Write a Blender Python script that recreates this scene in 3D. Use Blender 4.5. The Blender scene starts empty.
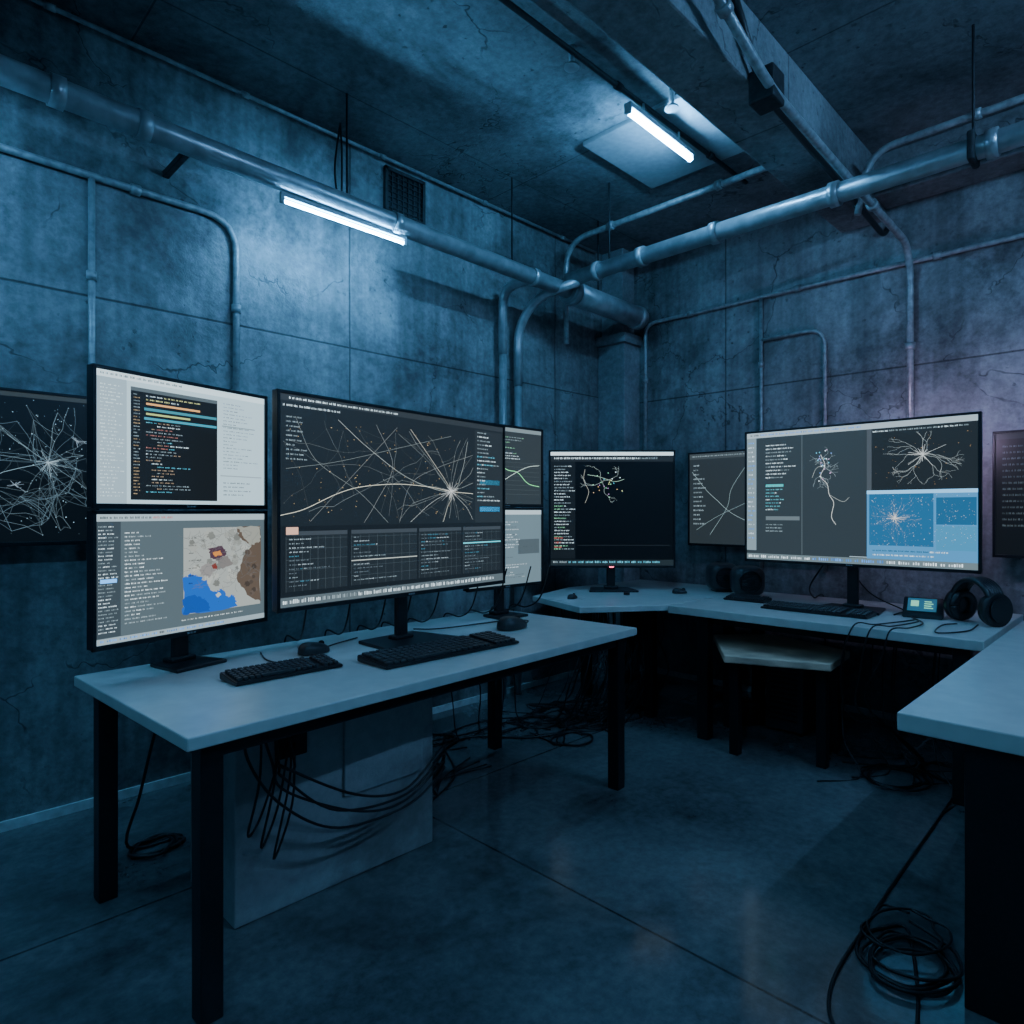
import bpy, bmesh, math, random
from mathutils import Vector, Matrix
random.seed(7)
S2=math.sqrt(2)
scene=bpy.context.scene
COL=scene.collection

# ------------------------------------------------------------------ materials
def newmat(name):
    m=bpy.data.materials.new(name); m.use_nodes=True
    nt=m.node_tree; b=nt.nodes['Principled BSDF']
    return m,nt,b
def simple(name,col,rough=.5,metal=0.,noise=.0,bump=0.,scale=30,spec=.5):
    m,nt,b=newmat(name)
    b.inputs['Base Color'].default_value=(*col,1)
    b.inputs['Roughness'].default_value=rough
    b.inputs['Metallic'].default_value=metal
    b.inputs['Specular IOR Level'].default_value=spec
    tc=nt.nodes.new('ShaderNodeTexCoord')
    n=nt.nodes.new('ShaderNodeTexNoise'); n.inputs['Scale'].default_value=scale; n.inputs['Detail'].default_value=2
    nt.links.new(tc.outputs['Object'],n.inputs['Vector'])
    r=nt.nodes.new('ShaderNodeMapRange'); r.inputs['To Min'].default_value=1-noise; r.inputs['To Max'].default_value=1+noise
    r.inputs['From Min'].default_value=.3; r.inputs['From Max'].default_value=.7
    nt.links.new(n.outputs['Fac'],r.inputs['Value'])
    mx=nt.nodes.new('ShaderNodeVectorMath'); mx.operation='SCALE'; mx.inputs[0].default_value=col
    nt.links.new(r.outputs[0],mx.inputs['Scale']); nt.links.new(mx.outputs[0],b.inputs['Base Color'])
    return m

def concrete(name,dark,light,axes='XZ',sx=.9,ox=.24,sy=1.5,oy=.75,rough=(.55,.85),crack=True,seam=.006,holes=True,bump=.6,stain=.6,seamdark=.5,drips=False,spec=.5):
    m,nt,b=newmat(name); N=nt.nodes.new; L=nt.links.new
    b.inputs['Specular IOR Level'].default_value=spec
    tc=N('ShaderNodeTexCoord'); sep=N('ShaderNodeSeparateXYZ'); L(tc.outputs['Object'],sep.inputs[0])
    def M(op,a,bb=None,c=None):
        n=N('ShaderNodeMath'); n.operation=op
        for i,v in enumerate((a,bb,c)):
            if v is None: continue
            if isinstance(v,(int,float)): n.inputs[i].default_value=v
            else: L(v,n.inputs[i])
        return n.outputs[0]
    def noise(scale,detail,rough=.6,dist=0.,vec=None):
        n=N('ShaderNodeTexNoise'); n.inputs['Scale'].default_value=scale; n.inputs['Detail'].default_value=detail
        n.inputs['Roughness'].default_value=rough; n.inputs['Distortion'].default_value=dist
        L(vec or tc.outputs['Object'],n.inputs['Vector']); return n
    def rng(v,a,bb,c=0.,d=1.):
        n=N('ShaderNodeMapRange'); L(v,n.inputs['Value'])
        for k,x in zip(('From Min','From Max','To Min','To Max'),(a,bb,c,d)): n.inputs[k].default_value=x
        return n.outputs[0]
    a=sep.outputs[axes[0]]; c=sep.outputs[axes[1]]
    nl=noise(1.1,5,.70,.3); n1=nl.outputs['Fac']
    sc_=N('ShaderNodeSeparateColor'); L(nl.outputs['Color'],sc_.inputs[0])
    n3=noise(26,4,.75).outputs['Fac']
    mixv=M('ADD',M('MULTIPLY',rng(n1,.36,.64),.6),M('MULTIPLY',rng(n3,.34,.66),.4))
    ramp=N('ShaderNodeMix'); ramp.data_type='RGBA'
    L(mixv,ramp.inputs['Factor']); ramp.inputs['A'].default_value=(*dark,1); ramp.inputs['B'].default_value=(*light,1)
    st=M('MULTIPLY',rng(sc_.outputs[1],.50,.64),stain)
    mul=M('SUBTRACT',1.,st)
    if drips:
        mp=N('ShaderNodeVectorMath'); mp.operation='MULTIPLY'; L(tc.outputs['Object'],mp.inputs[0]); mp.inputs[1].default_value=(5.5,5.5,.45)
        mul=M('MULTIPLY',mul,rng(noise(1.,3,.7,.0,mp.outputs[0]).outputs['Fac'],.42,.66,1.1,.6))
    def dist(v,s,o):
        return M('MULTIPLY',M('ABSOLUTE',M('SUBTRACT',M('FRACT',M('ADD',M('DIVIDE',M('SUBTRACT',v,o),s),.5)),.5)),s)
    sd=M('MINIMUM',dist(a,sx,ox),dist(c,sy,oy))
    sm=rng(sd,seam*.4,seam,0.,1.)
    h=sm
    mul=M('MULTIPLY',mul,rng(sm,0,1,seamdark,1))
    if crack:
        v=N('ShaderNodeTexVoronoi'); v.feature='DISTANCE_TO_EDGE'; v.inputs['Scale'].default_value=1.05
        vm=N('ShaderNodeVectorMath'); vm.operation='MULTIPLY_ADD'
        L(nl.outputs['Color'],vm.inputs[0]); vm.inputs[1].default_value=(.6,.6,.6); L(tc.outputs['Object'],vm.inputs[2])
        L(vm.outputs[0],v.inputs['Vector'])
        ck=rng(v.outputs['Distance'],.001,.0055,0,1)
        ck=M('MAXIMUM',ck,rng(sc_.outputs[2],.47,.53,1,0))
        mul=M('MULTIPLY',mul,rng(ck,0,1,.38,1)); h=M('MULTIPLY',h,rng(ck,0,1,.4,1))
    if holes:
        v2=N('ShaderNodeTexVoronoi'); v2.inputs['Scale'].default_value=19
        L(tc.outputs['Object'],v2.inputs['Vector'])
        pit=M('ADD',v2.outputs['Distance'],M('MULTIPLY',M('SUBTRACT',n3,.5),.9))
        ck=rng(pit,.02,.16,0,1)
        ck=M('MAXIMUM',ck,rng(sc_.outputs[0],.50,.62,1,0))
        mul=M('MULTIPLY',mul,rng(ck,0,1,.35,1)); h=M('MULTIPLY',h,ck)
    vs=N('ShaderNodeVectorMath'); vs.operation='SCALE'; L(ramp.outputs['Result'],vs.inputs[0]); L(mul,vs.inputs['Scale'])
    L(vs.outputs[0],b.inputs['Base Color'])
    L(rng(n1,.35,.65,rough[0],rough[1]),b.inputs['Roughness'])
    hh=M('ADD',M('MULTIPLY',h,.5),M('MULTIPLY',n3,.45)) if bump>.2 else n3
    bp=N('ShaderNodeBump'); bp.inputs['Strength'].default_value=bump; bp.inputs['Distance'].default_value=.02
    L(hh,bp.inputs['Height']); L(bp.outputs[0],b.inputs['Normal'])
    return m

M_WL=concrete('concrete_left_wall',(.09,.095,.10),(.38,.40,.41),'XZ',1.8,.24,3.3,2.25,seamdark=.35,seam=.007,drips=True,rough=(.32,.62),bump=.45)
M_WB=concrete('concrete_back_wall',(.10,.105,.11),(.42,.44,.45),'YZ',1.9,.45,3.3,2.2,seamdark=.35,seam=.007,drips=True,rough=(.32,.62),bump=.45)
M_CE=concrete('concrete_ceiling',(.07,.075,.08),(.32,.34,.35),'XY',2.2,.9,1.4,.2)
M_FL=concrete('polished_floor',(.06,.066,.072),(.19,.20,.205),'XY',2.2,1.75,2.6,-.2,rough=(.05,.20),seam=.007,holes=False,crack=False,bump=.02,stain=.5,seamdark=.3,spec=.8)
M_COL=concrete('concrete_column',(.15,.16,.17),(.42,.44,.46),'XZ',9,4.9,9,4.9,crack=False)
M_CAB=concrete('cabinet_painted_metal',(.27,.275,.275),(.46,.47,.47),'XZ',9,4.9,9,4.9,crack=False,holes=False,bump=.1,stain=.45)
M_DESK=simple('desk_laminate',(.62,.62,.58),.28,0,.07,.0,14)
M_BLK=simple('black_powder_metal',(.012,.013,.015),.4,.3,.2,.05,80)
M_PLA=simple('black_plastic',(.013,.013,.015),.36,0,.2,.05,120)
M_SPK=simple('speaker_plastic',(.04,.042,.046),.30,0,.15,0,60)
M_KEY=simple('key_plastic',(.024,.025,.028),.42,0,.15,0,60)
M_RUB=simple('cable_rubber',(.008,.008,.009),.45,0,.1,0,60)
M_PIPE=simple('galvanised_pipe',(.42,.45,.47),.34,.5,.22,.1,16)
M_COND=simple('painted_conduit',(.34,.36,.37),.4,.3,.3,.15,30)
M_DARK=simple('dark_vent_metal',(.03,.032,.035),.6,.4,.3,.1,40)
M_FIX=simple('fixture_enamel',(.35,.37,.38),.4,.2,.1,0,30)
M_STOOL=simple('worn_wood_bench_top',(.66,.50,.36),.36,0,.4,.1,6)
M_BASE=simple('baseboard_paint',(.60,.62,.62),.5,0,.2,.1,20)
M_PAPER=simple('paper',(.6,.6,.58),.7,0,.05,0,20)

def emis(name,col,st):
    m,nt,b=newmat(name)
    b.inputs['Base Color'].default_value=(*col,1)
    b.inputs['Emission Color'].default_value=(*col,1); b.inputs['Emission Strength'].default_value=st
    return m
TC=(.17,.53,1.0)
M_TUBE=emis('tube_glow',TC,230)
M_TUBE2=emis('tube_glow_wide',TC,215)
M_FILL_REAR=emis('fill_glow_rear',TC,185)
M_FILL_RIGHT=emis('fill_glow_right',(.22,.53,1.0),290)
M_TUBE4=emis('tube_glow_left',TC,140)
M_LED=emis('led_red',(1,.05,.15),6); M_LED.cycles.emission_sampling='NONE'
M_BIAS=emis('bias_light_strip',(.78,.58,1.0),60)
def screenmat(name,sampling):
    m,nt,b=newmat(name)
    b.inputs['Base Color'].default_value=(.004,.004,.005,1); b.inputs['Roughness'].default_value=.35
    a=nt.nodes.new('ShaderNodeVertexColor'); a.layer_name='Col'
    nt.links.new(a.outputs['Color'],b.inputs['Emission Color']); b.inputs['Emission Strength'].default_value=1.0
    m.cycles.emission_sampling=sampling
    return m
M_SCR=screenmat('screen_backlight','FRONT')
M_SCD=screenmat('screen_pixels','NONE')
def tone(c):
    l=sum(c)/3; c=[max(0,l+(q-l)*1.05) for q in c]
    return tuple(k*2.5*(q**1.36) for q,k in zip(c,(.90,1.,1.06)))

# ------------------------------------------------------------------ mesh helpers
def box(bm,c,s,bevel=0.,rz=0.,seg=2):
    vs=bmesh.ops.create_cube(bm,size=1)['verts']
    mt=Matrix.Translation(c)@Matrix.Rotation(rz,4,'Z')@Matrix.Diagonal((*s,1))
    bmesh.ops.transform(bm,matrix=mt,verts=vs)
    if bevel>0:
        es=list({e for v in vs for e in v.link_edges})
        bmesh.ops.bevel(bm,geom=es,offset=bevel,segments=seg,profile=.5,affect='EDGES')
def b2(bm,lo,hi,bevel=0.,seg=2):
    box(bm,[(a+b)/2 for a,b in zip(lo,hi)],[b-a for a,b in zip(lo,hi)],bevel,0.,seg)
def catmull(pts,n=8):
    P=[Vector(p) for p in pts]
    if len(P)==2: return P
    P=[2*P[0]-P[1]]+P+[2*P[-1]-P[-2]]
    out=[]
    for i in range(1,len(P)-2):
        for k in range(n):
            t=k/n
            out.append(.5*((2*P[i])+(P[i+1]-P[i-1])*t+(2*P[i-1]-5*P[i]+4*P[i+1]-P[i+2])*t*t+(3*P[i]-P[i-1]-3*P[i+1]+P[i+2])*t**3))
    out.append(P[-2]); return out
def fillet(pts,r,n=6):
    P=[Vector(p) for p in pts]; out=[P[0]]
    for i in range(1,len(P)-1):
        a=(P[i-1]-P[i]); b=(P[i+1]-P[i]); d=min(r,a.length*.49,b.length*.49)
        p0=P[i]+a.normalized()*d; p1=P[i]+b.normalized()*d
        for k in range(n+1):
            t=k/n; out.append((1-t)**2*p0+2*t*(1-t)*P[i]+t*t*p1)
    out.append(P[-1]); return out
def sweep(bm,P,r,seg=10):
    rings=[]; up=Vector((0,0,1)); N=None
    for i,p in enumerate(P):
        if i==0: t=P[1]-P[0]
        elif i==len(P)-1: t=P[-1]-P[-2]
        else: t=P[i+1]-P[i-1]
        t.normalize()
        if N is None:
            N=t.cross(up)
            if N.length<.01: N=t.cross(Vector((1,0,0)))
            N.normalize()
        else:
            N=(N-t*N.dot(t)); N.normalize()
        B=t.cross(N)
        rings.append([bm.verts.new(p+r*(math.cos(2*math.pi*k/seg)*N+math.sin(2*math.pi*k/seg)*B)) for k in range(seg)])
    for a,b in zip(rings,rings[1:]):
        for k in range(seg):
            f=bm.faces.new((a[k],a[(k+1)%seg],b[(k+1)%seg],b[k])); f.smooth=True
    bm.faces.new(rings[0][::-1]); bm.faces.new(rings[-1])
def cyl(bm,p0,p1,r,seg=16): sweep(bm,[Vector(p0),Vector(p1)],r,seg)
def finish(name,bm,mat,parent=None,loc=(0,0,0),rz=0.,fix=True):
    if fix: bmesh.ops.recalc_face_normals(bm,faces=bm.faces)
    me=bpy.data.meshes.new(name); bm.to_mesh(me); bm.free(); me.materials.append(mat)
    o=bpy.data.objects.new(name,me); COL.objects.link(o)
    if parent: o.parent=parent
    else: o.location=loc; o.rotation_euler=(0,0,rz)
    return o
def empty(name,loc=(0,0,0),rz=0.):
    o=bpy.data.objects.new(name,None); o.empty_display_size=.1; COL.objects.link(o)
    o.location=loc; o.rotation_euler=(0,0,rz); return o
def poly_slab(bm,pts,z0,z1,bevel=.003):
    vs=[bm.verts.new((x,y,z0)) for x,y in pts]
    f=bm.faces.new(vs); r=bmesh.ops.extrude_face_region(bm,geom=[f])
    nv=[e for e in r['geom'] if isinstance(e,bmesh.types.BMVert)]
    bmesh.ops.translate(bm,vec=(0,0,z1-z0),verts=nv)
    es=[e for e in bm.edges]
    bmesh.ops.bevel(bm,geom=es,offset=bevel,segments=2,profile=.5,affect='EDGES')

# ------------------------------------------------------------------ room
U0,U1,V0,V1,H=-2.3,4.6,-2.7,3.37,3.45
def slab(name,lo,hi,mat):
    bm=bmesh.new(); b2(bm,lo,hi); return finish(name,bm,mat)
slab('floor',(U0-.15,V0-.15,-.12),(U1+.15,V1+.15,0),M_FL)
slab('ceiling',(U0-.15,V0-.15,H),(U1+.15,V1+.15,H+.15),M_CE)
slab('wall_left',(U0,V1,0),(U1,V1+.15,H),M_WL)
slab('wall_back',(U1,V0,0),(U1+.15,V1,H),M_WB)
slab('wall_right',(U0,V0-.15,0),(U1,V0,H),M_WL)
slab('wall_front',(U0-.15,V0,0),(U0,V1,H),M_WB)
slab('baseboard_left',(U0,V1-.012,0),(4.37,V1,.04),M_BASE)
slab('baseboard_back',(U1-.012,V0,0),(U1,3.1,.04),M_BASE)
bm=bmesh.new()
b2(bm,(4.377,3.105,0),(4.6,3.37,2.68),.008); b2(bm,(4.35,3.08,2.66),(4.6,3.37,2.74),.006)
b2(bm,(4.43,3.16,2.74),(4.6,3.37,3.45),.006)
finish('concrete_column',bm,M_COL)
bm=bmesh.new(); b2(bm,(U0,1.27,3.13),(U1,1.54,H),.012); finish('ceiling_beam',bm,M_CE)
bm=bmesh.new(); b2(bm,(4.36,V0,3.2),(U1,1.28,H),.012); finish('ceiling_beam',bm,M_CE)
bm=bmesh.new(); b2(bm,(3.0,1.72,3.425),(3.72,2.42,H),.004); finish('lit_ceiling_patch',bm,M_FIX)  # thin lighter slab standing in for a lit section of the ceiling

# ------------------------------------------------------------------ screens
class Canvas:
    def __init__(s,W,Hh): s.W=W; s.H=Hh; s.v=[]; s.f=[]; s.c=[]; s.bg=[]
    def p(s,x,y,l): return ((x-.5)*s.W,-.0004*l,(.5-y)*s.H)
    def quad(s,pts,col,l):
        i=len(s.v); s.v+= [s.p(x,y,l) for x,y in pts]; s.f.append(tuple(range(i,i+len(pts)))); s.c+=[tone(col)]*len(pts)
    def rect(s,x0,y0,x1,y1,col,l=1): s.quad([(x0,y0),(x0,y1),(x1,y1),(x1,y0)],col,l)
    def line(s,x0,y0,x1,y1,t,col,l=2):
        dx=(x1-x0)*s.W; dy=(y1-y0)*s.H; L=math.hypot(dx,dy)
        if L<1e-6: return
        nx=-dy/L*t/2/s.W; ny=dx/L*t/2/s.H
        s.quad([(x0+nx,y0+ny),(x1+nx,y1+ny),(x1-nx,y1-ny),(x0-nx,y0-ny)],col,l)
    def poly(s,pts,t,col,l=2):
        for a,b in zip(pts,pts[1:]): s.line(*a,*b,t,col,l)
    def curve(s,pts,t,col,l=2):
        s.poly([(p.x,p.y) for p in catmull([(a,b,0) for a,b in pts],7)],t,col,l)
    def dot(s,x,y,r,col,l=3):
        s.quad([(x+r/s.W*math.cos(a),y+r/s.H*math.sin(a)) for a in [k*math.pi/3 for k in range(6)]],col,l)
    def text(s,x0,y0,x1,rows,rh,cols,fill=(.4,1.),l=3,indent=.0,gh=.36,cw=.0038):
        for i in range(rows):
            y=y0+i*rh; x=x0+random.choice([0,0,1,2])*indent
            end=x0+(x1-x0)*random.uniform(*fill); col=random.choice(cols)
            while x<end:
                w=random.randint(2,6)
                for k in range(w):
                    g=cw*random.uniform(.6,1)
                    if x+g/s.W>x1: break
                    hh=rh*gh*random.uniform(.65,1)
                    b=random.uniform(.5,1); s.rect(x,y+rh*gh-hh,x+g/s.W*.75,y+rh*gh,tuple(q*b for q in col),l)
                    x+=cw*1.1/s.W
                x+=cw*1.3/s.W
                if random.random()<.25: col=random.choice(cols)
    def hub(s,cx,cy,n,sg,t,col,l=3):
        for i in range(n):
            a=random.uniform(0,6.28); r=abs(random.gauss(0,sg)); b=random.uniform(.4,1); s.line(cx,cy,cx+r*math.cos(a)/s.W,cy+r*math.sin(a)/s.H,t,tuple(q*b for q in col),l)
    def mesh_net(s,n,x0,y0,x1,y1,col,t,dist):
        P=[(random.uniform(x0,x1),random.uniform(y0,y1)) for i in range(n)]
        for i,a in enumerate(P):
            if random.random()<.5: s.dot(*a,t*1.3,col)
            for b in P[i+1:]:
                d=math.hypot((a[0]-b[0])*s.W,(a[1]-b[1])*s.H)
                if d<dist and random.random()<.6:
                    k=random.uniform(.3,1); mx=(a[0]+b[0])/2+random.uniform(-.01,.01); my=(a[1]+b[1])/2+random.uniform(-.01,.01)
                    s.curve([a,(mx,my),b],t,tuple(q*k for q in col))
    def web(s,cx,cy,rad,n,x0,y0,x1,y1,col,t=.0012,ring=.62,wob=.05):
        inside=lambda p:x0<p[0]<x1 and y0<p[1]<y1
        sp=[]
        for i in range(n):
            a=2*math.pi*i/n+random.uniform(-.22,.22); R=rad*random.uniform(.5,1.45)
            pts=[(cx,cy)]; aa=a
            for k in range(1,9):
                rr=R*k/8; aa+=random.uniform(-wob,wob)
                pts.append((cx+rr*math.cos(aa)/s.W,cy+rr*math.sin(aa)/s.H))
            b=random.uniform(.4,1)
            for A,B in zip(pts,pts[1:]):
                if inside(A) and inside(B): s.line(*A,*B,t*random.uniform(.7,1.4),tuple(q*b for q in col))
            sp.append(pts)
            for p in pts[1:]:
                if random.random()<.35 and inside(p): s.dot(*p,t*1.3,col)
        for i in range(n):
            for k in range(1,9):
                if random.random()<ring:
                    A=sp[i][k]; B=sp[(i+1)%n][min(8,max(1,k+random.choice([-1,0,0,1])))]
                    if not(inside(A) and inside(B)): continue
                    mx=(A[0]+B[0])/2*.96+cx*.04; my=(A[1]+B[1])/2*.96+cy*.04
                    b=random.uniform(.25,.7); s.poly([A,(mx,my),B],t*.7,tuple(q*b for q in col))
    def branch(s,x,y,a,L,d,x0,y0,x1,y1,col,t):
        if d==0: return
        for k in range(4):
            a+=random.uniform(-.45,.45); nx=x+L/4*math.cos(a)/s.W; ny=y+L/4*math.sin(a)/s.H
            if not(x0<nx<x1 and y0<ny<y1): return
            s.line(x,y,nx,ny,t,col); x,y=nx,ny
        for q in range(random.choice([1,2,2])): s.branch(x,y,a+random.uniform(-.9,.9),L*.75,d-1,x0,y0,x1,y1,col,t*.8)
    def stars(s,x0,y0,x1,y1,n,col,r=.001):
        for i in range(n):
            b=random.uniform(.2,1); s.dot(random.uniform(x0,x1),random.uniform(y0,y1),r*random.uniform(.5,1.4),tuple(q*b for q in col))
    def blob(s,pts,col,l=2,jit=.008):
        out=[]
        for a,b in zip(pts,pts[1:]+pts[:1]):
            for k in range(7):
                t=k/7; out.append((a[0]+(b[0]-a[0])*t+random.uniform(-jit,jit),a[1]+(b[1]-a[1])*t+random.uniform(-jit,jit)))
        s.quad(out,col,l)
    def build(s,parent,y,base,zc):
        for nm,mat,V,F,C in (('screen_panel',M_SCR,[s.p(0,0,0),s.p(0,1,0),s.p(1,1,0),s.p(1,0,0)],[(0,1,2,3)],[tone(base)]*4),('screen_content',M_SCD,s.v,s.f,s.c)):
            me=bpy.data.meshes.new(nm); me.from_pydata([(a,b+y,c+zc) for a,b,c in V],[],F); me.materials.append(mat)
            at=me.color_attributes.new('Col','FLOAT_COLOR','POINT')
            for i,c in enumerate(C): at.data[i].color=(*c,1)
            o=bpy.data.objects.new(nm,me); COL.objects.link(o); o.parent=parent
W_=(.75,.82,.85); G_=(.35,.4,.42); CY=(.2,.52,.62); OR=(.72,.46,.24); GR=(.35,.62,.42); YE=(.7,.68,.38); RD=(.6,.2,.18); BL=(.15,.36,.7)

def scr_network(c):
    c.rect(0,0,1,.03,(.05,.058,.065)); c.text(.03,.01,.45,1,.03,[W_],(.9,1))
    c.text(.01,.045,.22,1,.03,[G_,W_],(.8,1))
    c.rect(0,.62,1,.95,(.022,.027,.032)); c.rect(.832,.04,.995,.62,(.038,.046,.052))
    hub=(.70,.43)
    c.web(hub[0],hub[1],.46,20,.01,.09,.825,.61,(.27,.28,.27),.0012,.5,.08)
    c.web(.42,.36,.40,9,.01,.09,.825,.61,(.20,.21,.21),.0011,.4,.08)
    c.web(.2,.25,.3,6,.01,.09,.825,.61,(.16,.17,.17),.001,.3,.08)
    c.curve([(.0,.57),(.08,.54),(.2,.46),(.3,.42),(.45,.40),(.6,.41),(.7,.43),(.82,.44)],.0022,(.56,.52,.44))
    c.curve([(.50,.09),(.6,.25),(.7,.43),(.68,.53),(.66,.61)],.0018,(.45,.42,.36))
    c.curve([(.2,.09),(.32,.22),(.5,.37),(.7,.43),(.76,.3),(.79,.12)],.0016,(.36,.37,.35))
    c.curve([(.05,.10),(.12,.3),(.28,.45),(.4,.61)],.0013,(.24,.25,.24)); c.curve([(.35,.09),(.42,.3),(.35,.5),(.3,.61)],.0013,(.27,.27,.26)); c.curve([(.02,.35),(.2,.3),(.45,.2),(.7,.1)],.0012,(.24,.25,.24))
    c.curve([(.1,.6),(.3,.3),(.44,.09)],.0012,(.24,.24,.23)); c.curve([(.45,.61),(.5,.4),(.62,.3),(.82,.2)],.0012,(.26,.26,.25))
    c.curve([(.7,.43),(.78,.52),(.82,.6)],.0014,(.4,.4,.38)); c.curve([(.7,.43),(.6,.5),(.5,.61)],.0014,(.4,.4,.38))
    c.hub(*hub,80,.028,.0011,(.68,.66,.64))
    c.stars(.02,.1,.82,.6,150,(.75,.55,.32),.0015)
    c.text(.845,.05,.98,18,.025,[W_,G_,CY,G_],(.3,.9),cw=.0035)
    c.rect(.86,.35,.98,.38,(.05,.2,.28)); c.rect(.86,.52,.98,.55,(.05,.30,.5)) 
    c.text(.02,.10,.09,10,.022,[G_],(.3,.9))
    for (a,b) in ((.02,.235),(.25,.53),(.54,.755),(.765,.985)):
        c.rect(a,.645,b,.93,(.035,.043,.05),1); c.rect(a,.645,b,.665,(.07,.08,.09),2)
        c.text(a+.01,.68,b-.01,12,.02,[G_,(.2,.23,.25),(.2,.23,.25),(.5,.55,.58),(.12,.3,.38)],(.05,.75),cw=.0035,gh=.3)
        for k in range(8): c.line(a+(b-a)*k/8,.67,a+(b-a)*k/8,.93,.0008,(.12,.14,.15))
        for k in range(5): c.line(a,.68+.05*k,b,.68+.05*k,.0008,(.10,.12,.13))
    c.rect(.02,.625,.06,.66,(.6,.38,.3),3)
    c.rect(.765,.74,.985,.748,(.15,.5,.55),4); c.rect(.25,.80,.53,.805,(.4,.4,.37),4)
    c.rect(0,.955,1,1,(.12,.14,.15)); c.text(.01,.965,.97,1,.04,[W_,G_,W_],(.98,1),gh=.5,cw=.006)
def scr_editor(c):
    c.rect(0,0,1,.05,(.55,.62,.64)); c.text(.02,.012,.5,1,.04,[(.05,.06,.07)],(.9,1),gh=.5)
    c.rect(.17,.09,.67,.97,(.022,.026,.03)); c.rect(.17,.09,.67,.12,(.12,.14,.15),2)
    c.rect(.25,.20,.56,.216,(.62,.36,.18),2); c.rect(.24,.24,.665,.262,(.08,.24,.28),2); c.rect(.25,.28,.50,.295,(.42,.45,.22),2); c.rect(.24,.315,.665,.335,(.08,.28,.34),2)
    c.text(.25,.14,.6,2,.03,[W_,YE],(.5,.9)); c.text(.25,.35,.66,23,.025,[(.5,.38,.28),W_,G_,G_,(.5,.25,.22),CY,G_],(.1,.6),indent=.03)
    c.text(.185,.14,.22,32,.025,[G_,(.5,.38,.25)],(.7,1),cw=.004)
    c.rect(0,.05,.15,1,(.32,.38,.41)); c.text(.02,.1,.14,32,.027,[(.7,.78,.8)],(.4,1)); c.text(.71,.1,.96,20,.03,[(.08,.1,.12),(.2,.25,.28)],(.2,.9))
    c.rect(.70,.30,.93,.31,(.25,.3,.32)); c.text(.71,.8,.96,4,.035,[(.1,.12,.14)],(.3,.8)); c.rect(.69,.74,.98,.75,(.3,.34,.36))
def scr_map(c):
    c.rect(0,0,1,.055,(.34,.39,.41)); c.text(.02,.015,.4,1,.04,[(.04,.05,.06),RD],(.9,1),gh=.5)
    c.rect(0,.055,.12,.95,(.07,.085,.095)); c.text(.012,.09,.11,30,.028,[W_,G_],(.4,1),cw=.004); c.text(.14,.14,.44,24,.031,[(.8,.85,.87),(.45,.5,.52)],(.2,.8))
    c.rect(.02,.5,.1,.53,(.2,.5,.9),4)
    c.rect(.46,.12,.97,.86,(.32,.32,.30),1)
    for k in range(70): 
        x=random.uniform(.49,.93); y=random.uniform(.15,.66); r=random.uniform(.010,.032); q=random.uniform(.18,.38)
        c.blob([(x+r*math.cos(a),y+r*1.4*math.sin(a)) for a in (0,1,2,3,4,5)],(q,q*.98,q*.90),1.1+.007*k,.006)
    c.blob([(.80,.12),(.97,.12),(.97,.84),(.88,.78),(.80,.60),(.84,.42),(.90,.3),(.82,.22)],(.13,.10,.08),2.1)
    for k in range(22):
        x=random.uniform(.86,.95); y=random.uniform(.35,.75); r=random.uniform(.008,.022); q=random.uniform(.08,.16)
        c.blob([(x+r*math.cos(a),y+r*1.4*math.sin(a)) for a in (0,1,2,3,4,5)],(q,q*.8,q*.68),2.2+.01*k,.004)
    c.blob([(.80,.12),(.97,.12),(.97,.26),(.9,.3),(.84,.2)],(.28,.27,.24),3)
    c.blob([(.46,.54),(.50,.52),(.55,.54),(.60,.60),(.64,.70),(.70,.68),(.74,.76),(.78,.74),(.80,.86),(.46,.86)],(.03,.13,.38),3,.011)
    c.blob([(.46,.72),(.52,.70),(.58,.74),(.62,.80),(.62,.86),(.46,.86)],(.022,.095,.30),3.2,.008)
    c.blob([(.66,.72),(.68,.70),(.70,.73),(.67,.75)],(.4,.4,.37),3.3,.004)
    c.blob([(.56,.46),(.62,.43),(.66,.5),(.62,.56),(.57,.53)],(.25,.23,.22),3)
    c.blob([(.66,.40),(.74,.38),(.77,.46),(.70,.5)],(.2,.18,.17),3)
    c.blob([(.61,.30),(.70,.28),(.73,.35),(.69,.42),(.63,.39)],(.10,.06,.08),3); c.blob([(.64,.34),(.69,.33),(.70,.37),(.65,.38)],(.5,.23,.08),4,.004)
    c.blob([(.63,.45),(.66,.44),(.67,.49),(.64,.49)],(.2,.06,.05),4,.004)
    for i in range(110):
        x=random.uniform(.48,.93); y=random.uniform(.14,.66); a=random.uniform(0,6.28)
        for k in range(4):
            a+=random.uniform(-.7,.7); nx=x+.018*math.cos(a); ny=y+.022*math.sin(a); c.line(x,y,nx,ny,.0009,(.15,.15,.15),4); x,y=nx,ny
    c.text(.49,.2,.92,7,.065,[(.05,.05,.05)],(.0,.2),l=5,gh=.2,cw=.003)
    c.rect(0,.955,1,1,(.3,.34,.36)); c.text(.45,.9,.95,1,.03,[(.7,.75,.75)],(.5,.8)); c.text(.02,.965,.9,1,.03,[(.05,.05,.06),BL],(.7,1),gh=.6,cw=.006)
def scr_graph(c):
    c.rect(0,0,1,.05,(.2,.23,.24)); c.text(.05,.08,.9,10,.035,[W_,G_,GR],(.3,.9))
    for k in range(8): c.line(.05,.45+.06*k,.97,.45+.06*k,.0008,(.12,.13,.14))
    c.curve([(.3,.42),(.5,.55),(.65,.58),(.8,.72),(.97,.76)],.003,(.3,.65,.35)); c.curve([(.3,.8),(.6,.6),(.8,.5),(.97,.47)],.002,(.6,.65,.6))
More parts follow.
